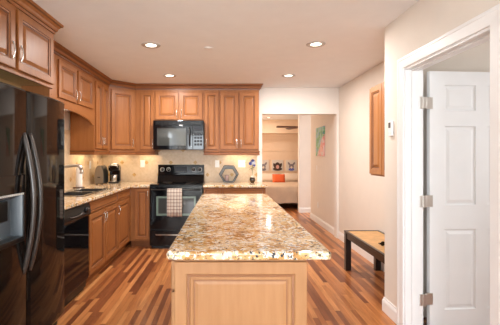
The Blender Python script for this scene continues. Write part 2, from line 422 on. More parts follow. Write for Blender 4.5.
for z in (0.235, 0.985, 1.735):
    h = MB()
    h.box(1.500, 1.530, 2.728, 2.733, z-0.045, z+0.045, bev=0.002); h.box(1.478, 1.500, 2.730, 2.736, z-0.045, z+0.045, bev=0.002)
    h.box(1.535, 1.592, 2.754, 2.762, z-0.045, z+0.045, bev=0.002)
    h.lathe([(0.007, z-0.048), (0.007, z+0.048)], c=(1.531, 2.742, 0), n=10)
    for k in (-0.028, 0, 0.028): h.lathe([(0.004, 2.729), (0.004, 2.726)], c=(1.485, 0, z+k), axis='y', n=8)
    h.build('door_hinge', M['nickel'], dr)

# backsplash tile
struct(MB().box(XL, 0.52, YB-0.012, YB, 0.905, 1.62).build('wall_backsplash_back', M['tile_x']))
struct(MB().box(XL, XL+0.012, 3.0, YB-0.012, 0.905, 1.66).build('wall_backsplash_left', M['tile_y']))

# ------------------------------------------------------------------ cabinet builders (local: front at y=0 facing -y, x to the right, z up)
DOORP = [(0, 0), (0, -0.017), (0.004, -0.020), (0.050, -0.020), (0.054, -0.015), (0.062, -0.013), (0.066, -0.006), (0.072, -0.006), (0.098, -0.016), (0.104, -0.016)]
def door(parent, x0, x1, z0, z1, handle=None, hz=None, slim=None, mats=None, name='door', y=0, hor=False):
    w_ = x1-x0; h_ = z1-z0; s = slim or min(1.0, min(w_, h_)/0.26)
    pr = [(i*s if i > 0.004 else i, d) for i, d in DOORP]
    mb = MB(); mis = [0, 0, 0, 1, 0, 1, 1, 0, 0]
    mb.rings(panel_rings(x0, x1, z0, z1, y, pr), cap0=True, cap1=True, mis=mis)
    m = mats or [M['woodh'] if hor else M['wood'], M['glaze']]
    d = mb.build(name, m, parent)
    if handle is not None: pull(d, handle, hz, y-0.020)
    return d
def pull(parent, x, z, y, L=0.105, hor=False):
    pts = []
    for k in range(9):
        t = k/8; s = math.sin(PI*t)**0.5 if 0 < t < 1 else 0
        a = (t-0.5)*L
        pts.append((x+a, y-0.015*s, z) if hor else (x, y-0.015*s, z+a))
    rr = [0.0065]+[0.0048]*3+[0.006]+[0.0048]*3+[0.0065]
    mb = MB().tube(pts, rr, n=8)
    for e in (-1, 1):
        c = (x+e*L/2, 0, z) if hor else (x, 0, z+e*L/2)
        mb.lathe([(0.009, y), (0.009, y-0.004), (0.005, y-0.006)], c=(c[0], 0, c[2]), axis='y', n=10)
    return mb.build('handle', M['chrome'], parent, smooth=50)
def carcass(parent, w_, d_, z0, z1, lights=True, name='body'):
    mb = MB(); mb.box(0, w_, 0, d_, z0, z1, bev=0.0015, seg=1)
    return mb.build(name, M['wood'], parent)
def rail(parent, x0, x1, z=1.345, ret=None, d_=0.31):
    prof = [(0, z+0.062), (0.012, z+0.062), (0.014, z+0.050), (0.006, z+0.040), (0.006, z+0.012), (0.014, z+0.006), (0.014, z), (-0.012, z), (-0.012, z+0.062)]
    path = [(x0, 0), (x1, 0)]
    if ret == 'l': path = [(x0, d_), (x0, 0), (x1, 0)]
    if ret == 'r': path = [(x0, 0), (x1, 0), (x1, d_)]
    return MB().sweep(path, prof, dark=(2, 4)).build('light_rail', [M['crown'], M['glaze']], parent)
UZ, UT = 1.400, 2.345   # upper cabinet body
R90 = PI/2
# ---- uppers on the back wall (front plane y 5.51)
YF = 5.51
c = thing('wall_cabinet', 'narrow single-door upper cabinet just left of the black microwave', 'cabinet', (-1.368, YF, 0))
carcass(c, 0.286, 0.298, UZ, UT); door(c, 0.075, 0.279, 1.43, 2.30, 0.262, 1.52); rail(c, 0, 0.286, ret='r')
c = thing('wall_cabinet', 'short two-door upper cabinet directly above the black microwave', 'cabinet', (-1.08, YF, 0))
carcass(c, 0.76, 0.298, 1.868, UT); door(c, 0.02, 0.367, 1.885, 2.30, 0.345, 1.975); door(c, 0.393, 0.735, 1.885, 2.30, 0.415, 1.975)
c = thing('wall_cabinet', 'narrow single-door upper cabinet just right of the black microwave', 'cabinet', (-0.318, YF, 0))
carcass(c, 0.236, 0.298, UZ, UT); door(c, 0.012, 0.212, 1.43, 2.30, 0.03, 1.52); rail(c, 0, 0.236, ret='l')
c = thing('wall_cabinet', 'tall two-door upper cabinet at the right end, above the flower vase', 'cabinet', (-0.080, YF, 0))
carcass(c, 0.60, 0.298, UZ, UT); door(c, 0.012, 0.283, 1.43, 2.30, 0.262, 1.52); door(c, 0.303, 0.585, 1.43, 2.30, 0.324, 1.52); rail(c, 0, 0.60, ret='r')
# ---- diagonal corner cabinet
q = math.hypot(0.31, 0.31)
c = thing('corner_cabinet', 'diagonal corner upper cabinet above the coffee maker', 'cabinet', (-1.68, 5.20, 0), PI/4)
mb = MB(); pts = [(XL+0.014, 5.202), (-1.682, 5.202), (-1.370, 5.512), (-1.370, 5.806), (XL+0.014, 5.806)]
loc = []
ca, sa = math.cos(-PI/4), math.sin(-PI/4)
for x, y in pts:
    dx, dy = x+1.68, y-5.20; loc.append((dx*ca-dy*sa, dx*sa+dy*ca))
mb.prism(loc, UZ, UT); mb.build('body', M['wood'], c)
door(c, 0.035, q-0.035, 1.43, 2.30, q-0.055, 1.53); rail(c, 0, q)
# ---- uppers on the left wall (front plane x -1.68): local x runs along +Y
XF = -1.68
c = thing('wall_cabinet', 'tall narrow two-door upper cabinet left of the corner cabinet', 'cabinet', (XF, 4.62, 0), R90)
carcass(c, 0.576, 0.306, UZ, UT); door(c, 0.03, 0.268, 1.43, 2.30, 0.245, 1.53); door(c, 0.290, 0.530, 1.43, 2.30, 0.312, 1.53); rail(c, 0, 0.576, ret='l')
c = thing('wall_cabinet', 'short upper cabinet over the sink with an arched valance', 'cabinet', (XF, 3.02, 0), R90)
carcass(c, 1.598, 0.306, 1.895, UT)
door(c, 0.05, 0.44, 1.92, 2.30); door(c, 0.59, 1.025, 1.92, 2.30, 1.0, 2.01); door(c, 1.07, 1.53, 1.92, 2.30, 1.095, 2.01)
va = [(0, 1.895), (1.598, 1.895)]
arch = []
for k in range(17):
    t = k/16; x = 1.53-t*(1.53-0.07); s = math.sin(PI*t); z = 1.735+0.09*(s**0.55 if s > 0 else 0); arch.append((x, z))
va = [(0, 1.895), (1.598, 1.895), (1.598, 1.725), (1.545, 1.725)]+arch+[(0.055, 1.725), (0, 1.725)]
MB().prism(va, -0.002, 0.018, axis='y').build('valance', M['woodh'], c)
# crown moulding over the run
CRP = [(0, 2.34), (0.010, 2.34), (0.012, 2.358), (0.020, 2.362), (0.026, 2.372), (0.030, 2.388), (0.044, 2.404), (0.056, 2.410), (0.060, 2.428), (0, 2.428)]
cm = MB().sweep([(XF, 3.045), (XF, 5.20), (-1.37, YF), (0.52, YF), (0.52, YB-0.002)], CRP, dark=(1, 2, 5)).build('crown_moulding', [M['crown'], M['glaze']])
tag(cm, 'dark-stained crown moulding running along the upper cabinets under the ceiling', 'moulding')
# back filler above the uppers is part of the crown
# ---- cabinet above the fridge
c = thing('fridge_cabinet', 'deep two-door cabinet above the black refrigerator', 'cabinet', (-1.42, 1.885, 0), R90)
MB().box(0, 1.095, 0, 0.578, 1.915, 2.345, bev=0.0015, seg=1).box(0, 1.095, 0.0, 0.02, 1.885, 1.915).build('body', M['wood'], c)
MB().box(0.02, 1.065, 0.022, 0.57, 1.905, 1.914).build('underside', M['inner'], c)
door(c, 0.03, 0.522, 1.915, 2.325, 0.492, 2.03, name='door'); door(c, 0.558, 1.060, 1.915, 2.325, 0.588, 2.03)
MB().box(0.03, 1.065, 0.25, 0.27, 1.775, 1.905).build('filler_panel', M['inner'], c)
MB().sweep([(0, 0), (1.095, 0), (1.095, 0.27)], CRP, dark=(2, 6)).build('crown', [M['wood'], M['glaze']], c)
c2 = MB().box(1.070, 1.095, 0.02, 0.578, 0.0, 1.915); c2.build('end_panel', M['wood'], c)

# ---- base cabinets
BZ0, BZ1 = 0.10, 0.873
def basebody(parent, w_, d_=0.60):
    MB().box(0, w_, 0, d_, BZ0, BZ1, bev=0.0015, seg=1).build('body', M['wood'], parent)
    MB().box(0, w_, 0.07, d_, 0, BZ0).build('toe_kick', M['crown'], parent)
XB = -1.38
c = thing('base_cabinet', 'sink base cabinet with two doors beside the black dishwasher', 'cabinet', (XB, 3.605, 0), R90)
MB().box(0, 0.975, 0, 0.02, BZ0, BZ1).box(0, 0.018, 0.02, 0.60, BZ0, BZ1).box(0.957, 0.975, 0.02, 0.60, BZ0, BZ1).box(0.018, 0.957, 0.02, 0.60, BZ0, BZ0+0.018).build('body', M['wood'], c)
MB().box(0, 0.975, 0.07, 0.60, 0, BZ0).build('toe_kick', M['crown'], c)
door(c, 0.02, 0.965, 0.752, 0.858, name='drawer_front', slim=0.28, hor=True)
door(c, 0.02, 0.480, 0.125, 0.735, 0.455, 0.64); door(c, 0.495, 0.965, 0.125, 0.735, 0.520, 0.64)
c = thing('base_cabinet', 'single-door base cabinet between the sink cabinet and the inside corner', 'cabinet', (XB, 4.584, 0), R90)
basebody(c, 1.22)
door(c, 0.008, 0.605, 0.752, 0.858, name='drawer_front', slim=0.28, hor=True)
door(c, 0.010, 0.560, 0.125, 0.735, 0.040, 0.64)
YBF = 5.21
c = thing('base_cabinet', 'narrow single-door base cabinet left of the black range', 'cabinet', (-1.376, YBF, 0))
basebody(c, 0.290, 0.594); door(c, 0.075, 0.282, 0.125, 0.858, 0.262, 0.76)
c = thing('base_cabinet', 'narrow drawer base cabinet right of the black range', 'cabinet', (-0.314, YBF, 0))
basebody(c, 0.24, 0.594); door(c, 0.015, 0.225, 0.752, 0.858, name='drawer', slim=0.3, hor=True); door(c, 0.015, 0.225, 0.125, 0.735, 0.04, 0.64)
c = thing('base_cabinet', 'wide drawer base cabinet under the flower vase', 'cabinet', (-0.072, YBF, 0))
basebody(c, 0.66, 0.594); d = door(c, 0.02, 0.64, 0.752, 0.858, name='drawer', slim=0.3, hor=True)
door(c, 0.02, 0.32, 0.125, 0.735, 0.295, 0.64); door(c, 0.34, 0.64, 0.125, 0.735, 0.365, 0.64)

# ---- countertops
t = MB(); SX = [XL+0.012, -1.87, -1.47, -1.335, -1.084]; SY = [2.985, 3.74, 4.56, 5.165, YB-0.012]
t.cells(SX, SY, lambda i, j: not ((i == 1 and j == 1) or (i == 3 and j < 3)), 0.875, 0.912, bev=0.010, seg=4)
tag(t.build('countertop', M['granite']), 'golden granite countertop with the sink, running into the left corner', 'countertop')
t = MB(); t.cells([-0.316, 0.612], [5.165, YB-0.012], lambda i, j: True, 0.875, 0.912, bev=0.010, seg=4)
tag(t.build('countertop', M['granite']), 'short golden granite countertop to the right of the range', 'countertop')

# ---- wall cabinet in the hall
c = thing('wall_cabinet', 'orange-brown cabinet hanging alone on the cream wall above the bench', 'cabinet', (1.53, 3.78, 0), -R90)
M['wood2'] = wood('honey_maple', (0.33, 0.122, 0.036), (0.44, 0.185, 0.060))
MB().box(0, 0.62, 0, 0.308, 1.13, 2.045, bev=0.002, seg=1).build('body', M['wood2'], c)
door(c, 0.012, 0.305, 1.145, 2.03, None, None, mats=[M['wood2'], M['glaze']]); door(c, 0.315, 0.608, 1.145, 2.03, None, None, mats=[M['wood2'], M['glaze']])

# ------------------------------------------------------------------ island
ISX0, ISX1, ISY0, ISY1 = -0.257, 0.466, 1.565, 3.98
c = thing('kitchen_island', 'long maple island, paler than the cabinets, with golden granite top in the foreground', 'island', (0.07, 2.75, 0))
def L(x, y): return x-0.07, y-2.75
x0, y0 = L(-0.223, 1.605); x1, y1 = L(0.362, 3.94)
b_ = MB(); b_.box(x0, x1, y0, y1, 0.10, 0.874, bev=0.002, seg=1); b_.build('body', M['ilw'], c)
MB().box(x0+0.05, x1-0.02, y0+0.05, y1-0.05, 0, 0.10).build('toe_kick', M['iglaze'], c)
p = MB(); EP = [(0, 0), (0, -0.016), (0.003, -0.018), (0.052, -0.018), (0.056, -0.013), (0.066, -0.012), (0.070, -0.006), (0.080, -0.006), (0.084, -0.003), (0.090, -0.003), (0.102, -0.006), (0.106, -0.006)]
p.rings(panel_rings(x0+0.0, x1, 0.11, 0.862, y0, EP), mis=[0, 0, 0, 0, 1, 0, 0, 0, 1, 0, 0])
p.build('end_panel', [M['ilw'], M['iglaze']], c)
for k in range(4):
    ya = y0+0.02+k*0.575; yb = ya+0.56
    for (za, zb, nm) in ((0.125, 0.715, 'door'), (0.730, 0.858, 'drawer')):
        f = MB()
        sc = min(1, (zb-za)/0.4)
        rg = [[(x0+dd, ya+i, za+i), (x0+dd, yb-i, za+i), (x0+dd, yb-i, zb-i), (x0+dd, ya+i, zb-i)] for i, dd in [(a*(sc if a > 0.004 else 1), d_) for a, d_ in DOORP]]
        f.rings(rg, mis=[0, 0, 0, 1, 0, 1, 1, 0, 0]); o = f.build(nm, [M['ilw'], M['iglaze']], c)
        ky = yb-0.03 if nm == 'door' and k % 2 == 0 else (ya+0.03 if nm == 'door' else (ya+yb)/2)
        g = MB()
        if nm == 'door': g.tube([(x0-0.02-0.026*math.sin(PI*t/8)**0.5, ky, 0.60+0.1*t/8) for t in range(9)], 0.005)
        else: g.tube([(x0-0.02-0.026*math.sin(PI*t/8)**0.5, ky-0.05+0.1*t/8, 0.794) for t in range(9)], 0.005)
        g.build('handle', M['chrome'], o)
t = MB(); a, b2 = L(ISX0, ISY0); a1, b1 = L(ISX1, ISY1)
t.cells([a, a1], [b2, b1], lambda i, j: True, 0.875, 0.913, bev=0.013, seg=4, round_v=0.018)
t.build('countertop', M['granite'], c)

# ------------------------------------------------------------------ refrigerator (local x along +Y)
c = thing('refrigerator', 'glossy black side-by-side refrigerator with long curved handles at the left', 'refrigerator', (-1.268, 1.915, 0), R90)
FW, FH, SP = 0.945, 1.75, 0.397
MB().box(0.004, FW-0.004, 0.075, 0.68, 0.03, FH-0.012, bev=0.006).build('body', M['satin'], c)
MB().box(0.01, FW-0.01, 0.06, 0.10, 0.0, 0.09).build('toe_grille', M['satin'], c)
def fdoor(xa, xb, hole=None):
    n = 20; sag = (xb-xa)**2/8/1.75
    def yf(x): u = (x-xa)/(xb-xa)*2-1; e = 0.012*max(0, abs(u)-0.955)/0.045; return -sag*(1-u*u)+e
    mb = MB(); xs_ = [xa+(xb-xa)*k/n for k in range(n+1)]; xs_ = sorted(set(xs_+([hole[0], hole[1]] if hole else [])+[xa+0.006, xb-0.006]))
    zs_ = [0.10, 0.112, 1.738, FH] if not hole else [0.10, 0.112, hole[2], hole[3], 1.738, FH]
    V = {}
    for i, x in enumerate(xs_):
        for j, z in enumerate(zs_):
            e = 0.008 if j in (0, len(zs_)-1) else 0
            V[i, j] = mb.bm.verts.new((x, yf(x)+e, z))
    for i in range(len(xs_)-1):
        for j in range(len(zs_)-1):
            if hole and hole[0]-1e-6 <= xs_[i] and xs_[i+1] <= hole[1]+1e-6 and j == 2: continue
            f = mb.bm.faces.new((V[i, j], V[i+1, j], V[i+1, j+1], V[i, j+1])); f.smooth = True
    # sides and back
    N = len(xs_)-1; Z = len(zs_)-1
    bl = [mb.bm.verts.new((x, 0.07, z)) for x, z in ((xa, 0.10), (xb, 0.10), (xb, FH), (xa, FH))]
    mb.bm.faces.new(bl)
    mb.bm.faces.new([V[0, j] for j in range(Z+1)]+[bl[3], bl[0]]); mb.bm.faces.new([V[N, j] for j in range(Z+1)]+[bl[2], bl[1]])
    mb.bm.faces.new([V[i, 0] for i in range(N+1)]+[bl[1], bl[0]]); mb.bm.faces.new([V[i, Z] for i in range(N+1)]+[bl[2], bl[3]])
    return mb
HO = (0.062, 0.332, 0.82, 1.090)
fd = fdoor(0.0, SP-0.003, HO).build('freezer_door', M['fridge'], c, smooth=10)
fr_ = fdoor(SP+0.003, FW).build('fresh_food_door', M['fridge'], c, smooth=10)
M['cav'] = plain('dispenser_cavity', (0.13, 0.16, 0.19), 0.25, coat=0.3)
dc = MB(); x0_, x1_, z0_, z1_ = HO
dc.rings([[(x0_, -0.004, z0_), (x1_, -0.004, z0_), (x1_, -0.004, z1_), (x0_, -0.004, z1_)], [(x0_+0.02, 0.060, z0_+0.02), (x1_-0.02, 0.060, z0_+0.02), (x1_-0.02, 0.060, z1_-0.03), (x0_+0.02, 0.060, z1_-0.03)]], cap0=False)
dc.build('dispenser_cavity', M['cav'], fd)
bz = MB()
for a_ in ((x0_-0.014, x1_+0.014, z1_, z1_+0.012), (x0_-0.014, x1_+0.014, z0_-0.02, z0_), (x0_-0.014, x0_, z0_, z1_), (x1_, x1_+0.014, z0_, z1_)): bz.box(a_[0], a_[1], -0.013, 0.0, a_[2], a_[3], bev=0.003)
bz.build('dispenser_frame', M['satin'], fd)
MB().box(x0_-0.014, x1_+0.014, -0.014, 0.0, z1_+0.012, z1_+0.125, bev=0.003).build('dispenser_controls', M['fridge'], fd)
gt = MB()
for k in range(14): gt.box(x0_+0.012+k*0.0185, x0_+0.022+k*0.0185, -0.018, -0.010, z1_+0.001, z1_+0.013, bev=0.002)
gt.build('dispenser_trim', M['nickel'], fd)
MB().box(x0_+0.09, x1_-0.09, 0.03, 0.05, z0_+0.12, z1_-0.03, bev=0.006).build('paddle', M['satin'], fd)
MB().box(x0_+0.01, x1_-0.01, -0.02, 0.055, z0_, z0_+0.014, bev=0.003).build('drip_tray', M['satin'], fd)
for par, hx in ((fd, SP-0.046), (fr_, SP+0.024)):
    pts = []
    for k in range(21):
        t_ = k/20; s_ = math.sin(PI*t_)**0.9 if 0 < t_ < 1 else 0
        pts.append((hx+(0.020 if par is fr_ else -0.020)*0.3*s_, 0.0-0.068*s_, 0.59+0.885*t_))
    MB().tube(pts, [0.012]+[0.0145]*19+[0.012], n=10, flat=1.0).build('handle', M['handle'], par)

# ------------------------------------------------------------------ dishwasher
c = thing('dishwasher', 'black dishwasher under the counter between refrigerator and sink cabinet', 'dishwasher', (XB+0.018, 3.003, 0), R90)
MB().box(0, 0.597, 0.03, 0.60, 0.03, 0.870).build('body', M['satin'], c)
MB().box(0.002, 0.596, 0.0, 0.03, 0.115, 0.735, bev=0.004).build('door', M['black'], c)
MB().box(0.01, 0.59, 0.05, 0.07, 0.0, 0.11).build('toe_kick', M['satin'], c)
pnl = MB(); sec = [(0.03, 0.742), (-0.006, 0.742), (-0.022, 0.765), (-0.020, 0.80), (-0.006, 0.862), (0.03, 0.866)]
pnl.rings([[(x, y, z) for y, z in sec] for x in (0.002, 0.596)], mi=0); pn = pnl.build('control_panel', M['satin'], c)
MB().lathe([(0.022, -0.012), (0.026, -0.020), (0.024, -0.040), (0.001, -0.042)], c=(0.47, 0, 0.81), axis='y', n=20).build('dial', M['satin'], pn)
hb = MB(); hb.tube([(0.10, -0.018, 0.80), (0.12, -0.030, 0.79), (0.25, -0.034, 0.785), (0.38, -0.030, 0.79), (0.40, -0.018, 0.80)], 0.007); hb.build('handle', M['handle'], pn)
for k in range(3): MB().box(0.515+k*0.022, 0.530+k*0.022, -0.019, -0.010, 0.80, 0.815, bev=0.002).build('button', M['nickel'], pn)

# ------------------------------------------------------------------ range
c = thing('range', 'black electric range with a plaid towel on its oven handle', 'range', (-0.70, 5.82, 0))
HW = 0.378
MB().box(-HW, HW, -0.640, -0.014, 0.04, 0.905, bev=0.003).build('body', M['satin'], c)
MB().box(-HW+0.02, HW-0.02, -0.60, -0.05, 0.0, 0.04).build('base', M['satin'], c)
MB().box(-HW-0.001, HW+0.001, -0.662, -0.10, 0.905, 0.922, bev=0.005).build('cooktop', M['black'], c)
for bx, by, br in ((-0.19, -0.50, 0.095), (0.19, -0.50, 0.075), (-0.19, -0.24, 0.075), (0.19, -0.24, 0.095)):
    MB().lathe([(br, 0.9222), (br, 0.9232), (br-0.004, 0.9234), (br-0.004, 0.9222)], c=(bx, by, 0), n=28).build('burner', M['handle'], c)
# backguard: sloping glossy foot and upright control face
bgp = [(-0.014, 0.92), (-0.150, 0.92), (-0.105, 1.02), (-0.085, 1.035), (-0.070, 1.185), (-0.055, 1.192), (-0.014, 1.192)]
bgm = MB(); bgm.rings([[(x, y, z) for y, z in bgp] for x in (-HW+0.012, HW-0.012)]); bgd = bgm.build('backguard', M['black'], c)
for kx in (-0.30, -0.20, 0.20, 0.30):
    k_ = MB().lathe([(0.026, -0.076), (0.026, -0.084), (0.020, -0.088), (0.018, -0.106), (0.001, -0.108)], c=(kx, 0, 1.115), axis='y', n=20).build('knob', M['satin'], bgd)
    MB().box(kx-0.002, kx+0.002, -0.110, -0.106, 1.115, 1.132).build('knob_mark', M['plate'], k_)
    MB().lathe([(0.034, -0.0785), (0.034, -0.080), (0.029, -0.0802), (0.029, -0.0785)], c=(kx, 0, 1.115), axis='y', n=24).build('dial_ring', M['nickel'], bgd)
M['display'] = plain('display_grey', (0.03, 0.033, 0.04), 0.45, spec=0.15)
dsp = MB().box(-0.095, 0.095, -0.088, -0.076, 1.065, 1.160, bev=0.002).build('display', M['display'], bgd)
for kx in range(5): MB().box(-0.075+kx*0.034, -0.055+kx*0.034, -0.090, -0.087, 1.078, 1.090).build('button', M['handle'], dsp)
od = MB().cells([-HW, -0.285, 0.285, HW], [0.275, 0.475, 0.755, 0.895], lambda i, j: not (i == 1 and j == 1), -0.674, -0.642, bev=0.003, seg=2, plane='y').build('oven_door', M['black'], c)
M['pane'] = plain('oven_glass', (0.05, 0.053, 0.05), 0.05, spec=0.5, coat=0.1)
M['paneframe'] = plain('oven_glass_border', (0.17, 0.24, 0.20), 0.12)
MB().box(-0.285, 0.285, -0.664, -0.655, 0.475, 0.755).build('oven_window', M['paneframe'], od)
MB().box(-0.255, 0.255, -0.667, -0.660, 0.505, 0.725, bev=0.002).build('oven_pane', M['pane'], od)
hd = MB().tube([(-0.345, -0.672, 0.850), (-0.335, -0.706, 0.850), (-0.30, -0.712, 0.850), (0.30, -0.712, 0.850), (0.335, -0.706, 0.850), (0.345, -0.672, 0.850)], 0.012, n=10).build('handle', M['satin'], od)
dw = MB().box(-HW, HW, -0.668, -0.642, 0.045, 0.262, bev=0.004).build('drawer', M['black'], c)
MB().tube([(-0.29, -0.668, 0.205), (-0.28, -0.690, 0.205), (0.28, -0.690, 0.205), (0.29, -0.668, 0.205)], 0.008, n=8).build('handle', M['nickel'], dw)

# plaid towel hanging on the oven handle
def towel_mat():
    m, nt, b = newmat('plaid_cloth')
    tc = nt.nodes.new('ShaderNodeTexCoord'); sp = nt.nodes.new('ShaderNodeSeparateXYZ'); nt.links.new(tc.outputs['Object'], sp.inputs[0])
    def st(v, per, wd, off=0.0): return M_(nt, 'LESS_THAN', M_(nt, 'FRACT', M_(nt, 'ADD', M_(nt, 'DIVIDE', v, per), off)), wd)
    a = st(sp.outputs[0], 0.042, 0.24, 0.3); d = st(sp.outputs[2], 0.048, 0.24, 0.2)
    s = M_(nt, 'MULTIPLY', M_(nt, 'ADD', a, d), 0.5)
    nt.links.new(ramp(nt, s, [(0.0, (0.60, 0.53, 0.45)), (0.5, (0.30, 0.22, 0.19)), (1.0, (0.13, 0.085, 0.085))]), b.inputs['Base Color'])
    b.inputs['Roughness'].default_value = 0.9; return m
M['towel'] = towel_mat()
tw = MB(); n = 16; rg = []
for k in range(n+1):
    x = -0.105+0.21*k/n; f = 0.004*math.sin(k*1.3)
    sec = [(-0.688, 0.60), (-0.690, 0.72), (-0.6935, 0.845), (-0.700, 0.862), (-0.712, 0.868), (-0.724, 0.862), (-0.730, 0.845), (-0.732+f, 0.70), (-0.733+f*1.5, 0.56), (-0.731+f*2, 0.470+0.004*math.sin(k))]
    rg.append([(x, y, z) for y, z in sec])
tw.rings(rg, close=False, cap0=False, cap1=False, smooth=True)
o = tw.build('dish_towel', M['towel']); o.location = (-0.715, 5.82, 0)
sm = o.modifiers.new('thick', 'SOLIDIFY'); sm.thickness = 0.004; sm.offset = 0
tag(o, 'plaid dish towel draped over the oven door handle', 'towel')

# ------------------------------------------------------------------ microwave
c = thing('microwave', 'black over-the-range microwave mounted between the upper cabinets', 'microwave', (-0.70, 5.42, 1.427))
MB().box(-HW, HW, 0.02, 0.385, 0.0, 0.436, bev=0.003).build('body', M['satin'], c)
dd = MB().cells([-HW, -0.320, 0.115, 0.215], [0.0, 0.060, 0.325, 0.365], lambda i, j: not (i == 1 and j == 1), -0.022, 0.02, bev=0.003, seg=2, plane='y').build('door', M['black'], c)
MB().box(-0.320, 0.115, -0.012, 0.005, 0.060, 0.325).build('window', M['pane'], dd)
MB().tube([(0.170, -0.022, 0.055), (0.170, -0.056, 0.085), (0.170, -0.060, 0.19), (0.170, -0.056, 0.295), (0.170, -0.022, 0.325)], 0.011, n=8).build('handle', M['satin'], dd)
cp = MB().box(0.218, HW, -0.020, 0.02, 0.0, 0.365, bev=0.003).build('control_panel', M['black'], c)
MB().box(0.238, 0.358, -0.023, -0.018, 0.285, 0.335, bev=0.001).build('display', M['display'], cp)
for i in range(3):
    for j in range(4): MB().box(0.240+i*0.042, 0.272+i*0.042, -0.0225, -0.018, 0.06+j*0.05, 0.092+j*0.05, bev=0.002).build('button', M['display'], cp)
vt = MB(); vt.box(-HW, HW, -0.018, 0.02, 0.368, 0.436, bev=0.003)
vg = vt.build('vent_grille', M['black'], c)
g = MB()
for k in range(4): g.box(-HW+0.03, HW-0.03, -0.021, -0.014, 0.378+k*0.013, 0.384+k*0.013)
g.build('louvres', M['satin'], vg)

# ------------------------------------------------------------------ sink, faucet, paper towel
M['sink'] = plain('black_sink', (0.02, 0.022, 0.026), 0.22, coat=0.4)
c = thing('kitchen_sink', 'black double-bowl sink set into the left granite counter', 'sink', (-1.67, 4.15, 0.912))
s = MB().cells([-0.215, -0.125, 0.170, 0.215], [-0.425, -0.380, -0.02, 0.02, 0.380, 0.425], lambda i, j: not (i == 1 and j in (1, 3)), 0.0, 0.007, bev=0.002, seg=1); s.build('rim', M['sink'], c)
for ya, yb in ((-0.380, -0.02), (0.02, 0.380)):
    bwl = MB()
    rr = lambda i, z: [(-0.125+i, ya+i, z), (0.170-i, ya+i, z), (0.170-i, yb-i, z), (-0.125+i, yb-i, z)]
    bwl.rings([rr(0, 0.003), rr(0.006, -0.02), rr(0.012, -0.15), rr(0.04, -0.17)], cap0=False); bw = bwl.build('bowl', M['sink'], c)
    MB().lathe([(0.035, -0.169), (0.030, -0.166), (0.001, -0.167)], c=(0.02, (ya+yb)/2, 0), n=16).build('drain', M['nickel'], bw)
c = thing('faucet', 'brushed nickel faucet arching over the black sink', 'faucet', (-1.925, 4.02, 0.9125), math.radians(8))
MB().lathe([(0.028, 0), (0.028, 0.006), (0.020, 0.012), (0.018, 0.09), (0.015, 0.10)], n=16).build('base', M['nickel'], c)
sp_ = MB().tube([(0, 0, 0.09), (0, 0, 0.22), (0.004, 0, 0.262), (0.022, 0, 0.284), (0.10, 0, 0.296), (0.24, 0, 0.310), (0.278, 0, 0.306), (0.300, 0, 0.290), (0.308, 0, 0.265)], [0.013, 0.013, 0.013, 0.014, 0.015, 0.017, 0.020, 0.022, 0.020], n=12).build('spout', M['nickel'], c)
MB().lathe([(0.018, 0.262), (0.021, 0.240), (0.021, 0.218), (0.001, 0.218)], c=(0.309, 0, 0), n=14).build('spray_head', M['nickel'], sp_)
MB().tube([(0, 0.0, 0.075), (0, 0.03, 0.085), (0.01, 0.085, 0.105)], [0.008, 0.007, 0.006], n=8).build('lever', M['nickel'], c)
M['paper'] = plain('paper_white', (0.86, 0.84, 0.82), 0.9, bump=0.3, bscale=120)
M['brownw'] = plain('dark_brown_wood', (0.07, 0.03, 0.015), 0.4)
c = thing('paper_towel_holder', 'white paper towel roll standing on a dark holder behind the sink', 'paper towel holder', (-1.905, 4.70, 0.9125))
MB().lathe([(0.072, 0), (0.072, 0.010), (0.065, 0.014)], n=28).build('base', M['brownw'], c)
MB().lathe([(0.008, 0.014), (0.008, 0.285), (0.012, 0.29), (0.001, 0.30)], n=12).build('rod', M['nickel'], c)
MB().lathe([(0.020, 0.016), (0.040, 0.016), (0.041, 0.020), (0.041, 0.262), (0.040, 0.266), (0.020, 0.266)], n=28, cap=False).build('paper_roll', M['paper'], c)

# ------------------------------------------------------------------ coffee maker + toaster on the counter corner
M['steel'] = plain('dark_steel', (0.22, 0.19, 0.16), 0.35, 0.8)
M['silver'] = plain('brushed_silver', (0.50, 0.47, 0.44), 0.28, 1.0)
c = thing('coffee_maker', 'black and silver pod coffee maker in the counter corner', 'coffee maker', (-1.715, 5.60, 0.9125), math.radians(6))
MB().box(-0.075, 0.075, -0.105, 0.10, 0, 0.022, bev=0.008).build('base', M['satin'], c)
MB().box(-0.080, 0.080, 0.0, 0.105, 0.022, 0.25, bev=0.018, seg=3).build('column', M['black'], c)
hdm = MB(); hdm.box(-0.080, 0.080, -0.105, 0.085, 0.185, 0.275, bev=0.022, seg=3); hh = hdm.build('brew_head', M['black'], c)
lid = MB(); lid.lathe([(0.066, 0.272), (0.062, 0.292), (0.045, 0.302), (0.001, 0.305)], c=(0.0, -0.025, 0), n=24); lid.build('lid', M['silver'], hh)
MB().tube([(-0.062, -0.10, 0.245), (-0.055, -0.122, 0.270), (0, -0.130, 0.280), (0.055, -0.122, 0.270), (0.062, -0.10, 0.245)], 0.010, n=8).build('handle', M['silver'], hh)
MB().box(-0.045, 0.045, -0.100, -0.02, 0.022, 0.030, bev=0.003).build('drip_tray', M['silver'], c)
MB().lathe([(0.035, 0.030), (0.042, 0.034), (0.046, 0.13), (0.042, 0.13), (0.034, 0.04)], c=(0.0, -0.055, 0), n=20).build('cup_guard', M['silver'], c)
c = thing('toaster', 'round-topped grey metal toaster left of the coffee maker', 'toaster', (-1.850, 5.40, 0.9125), math.radians(3))
arc = [(-0.095, 0.012), (0.095, 0.012), (0.097, 0.11)]+[(0.097*math.cos(a), 0.12+0.115*math.sin(a)) for a in [PI*k/14 for k in range(1, 14)]]+[(-0.097, 0.11)]
arc = [(x*0.62, z*1.18) for x, z in arc]
MB().prism(arc, -0.125, 0.125, axis='y').build('shell', M['satin'], c, smooth=30)
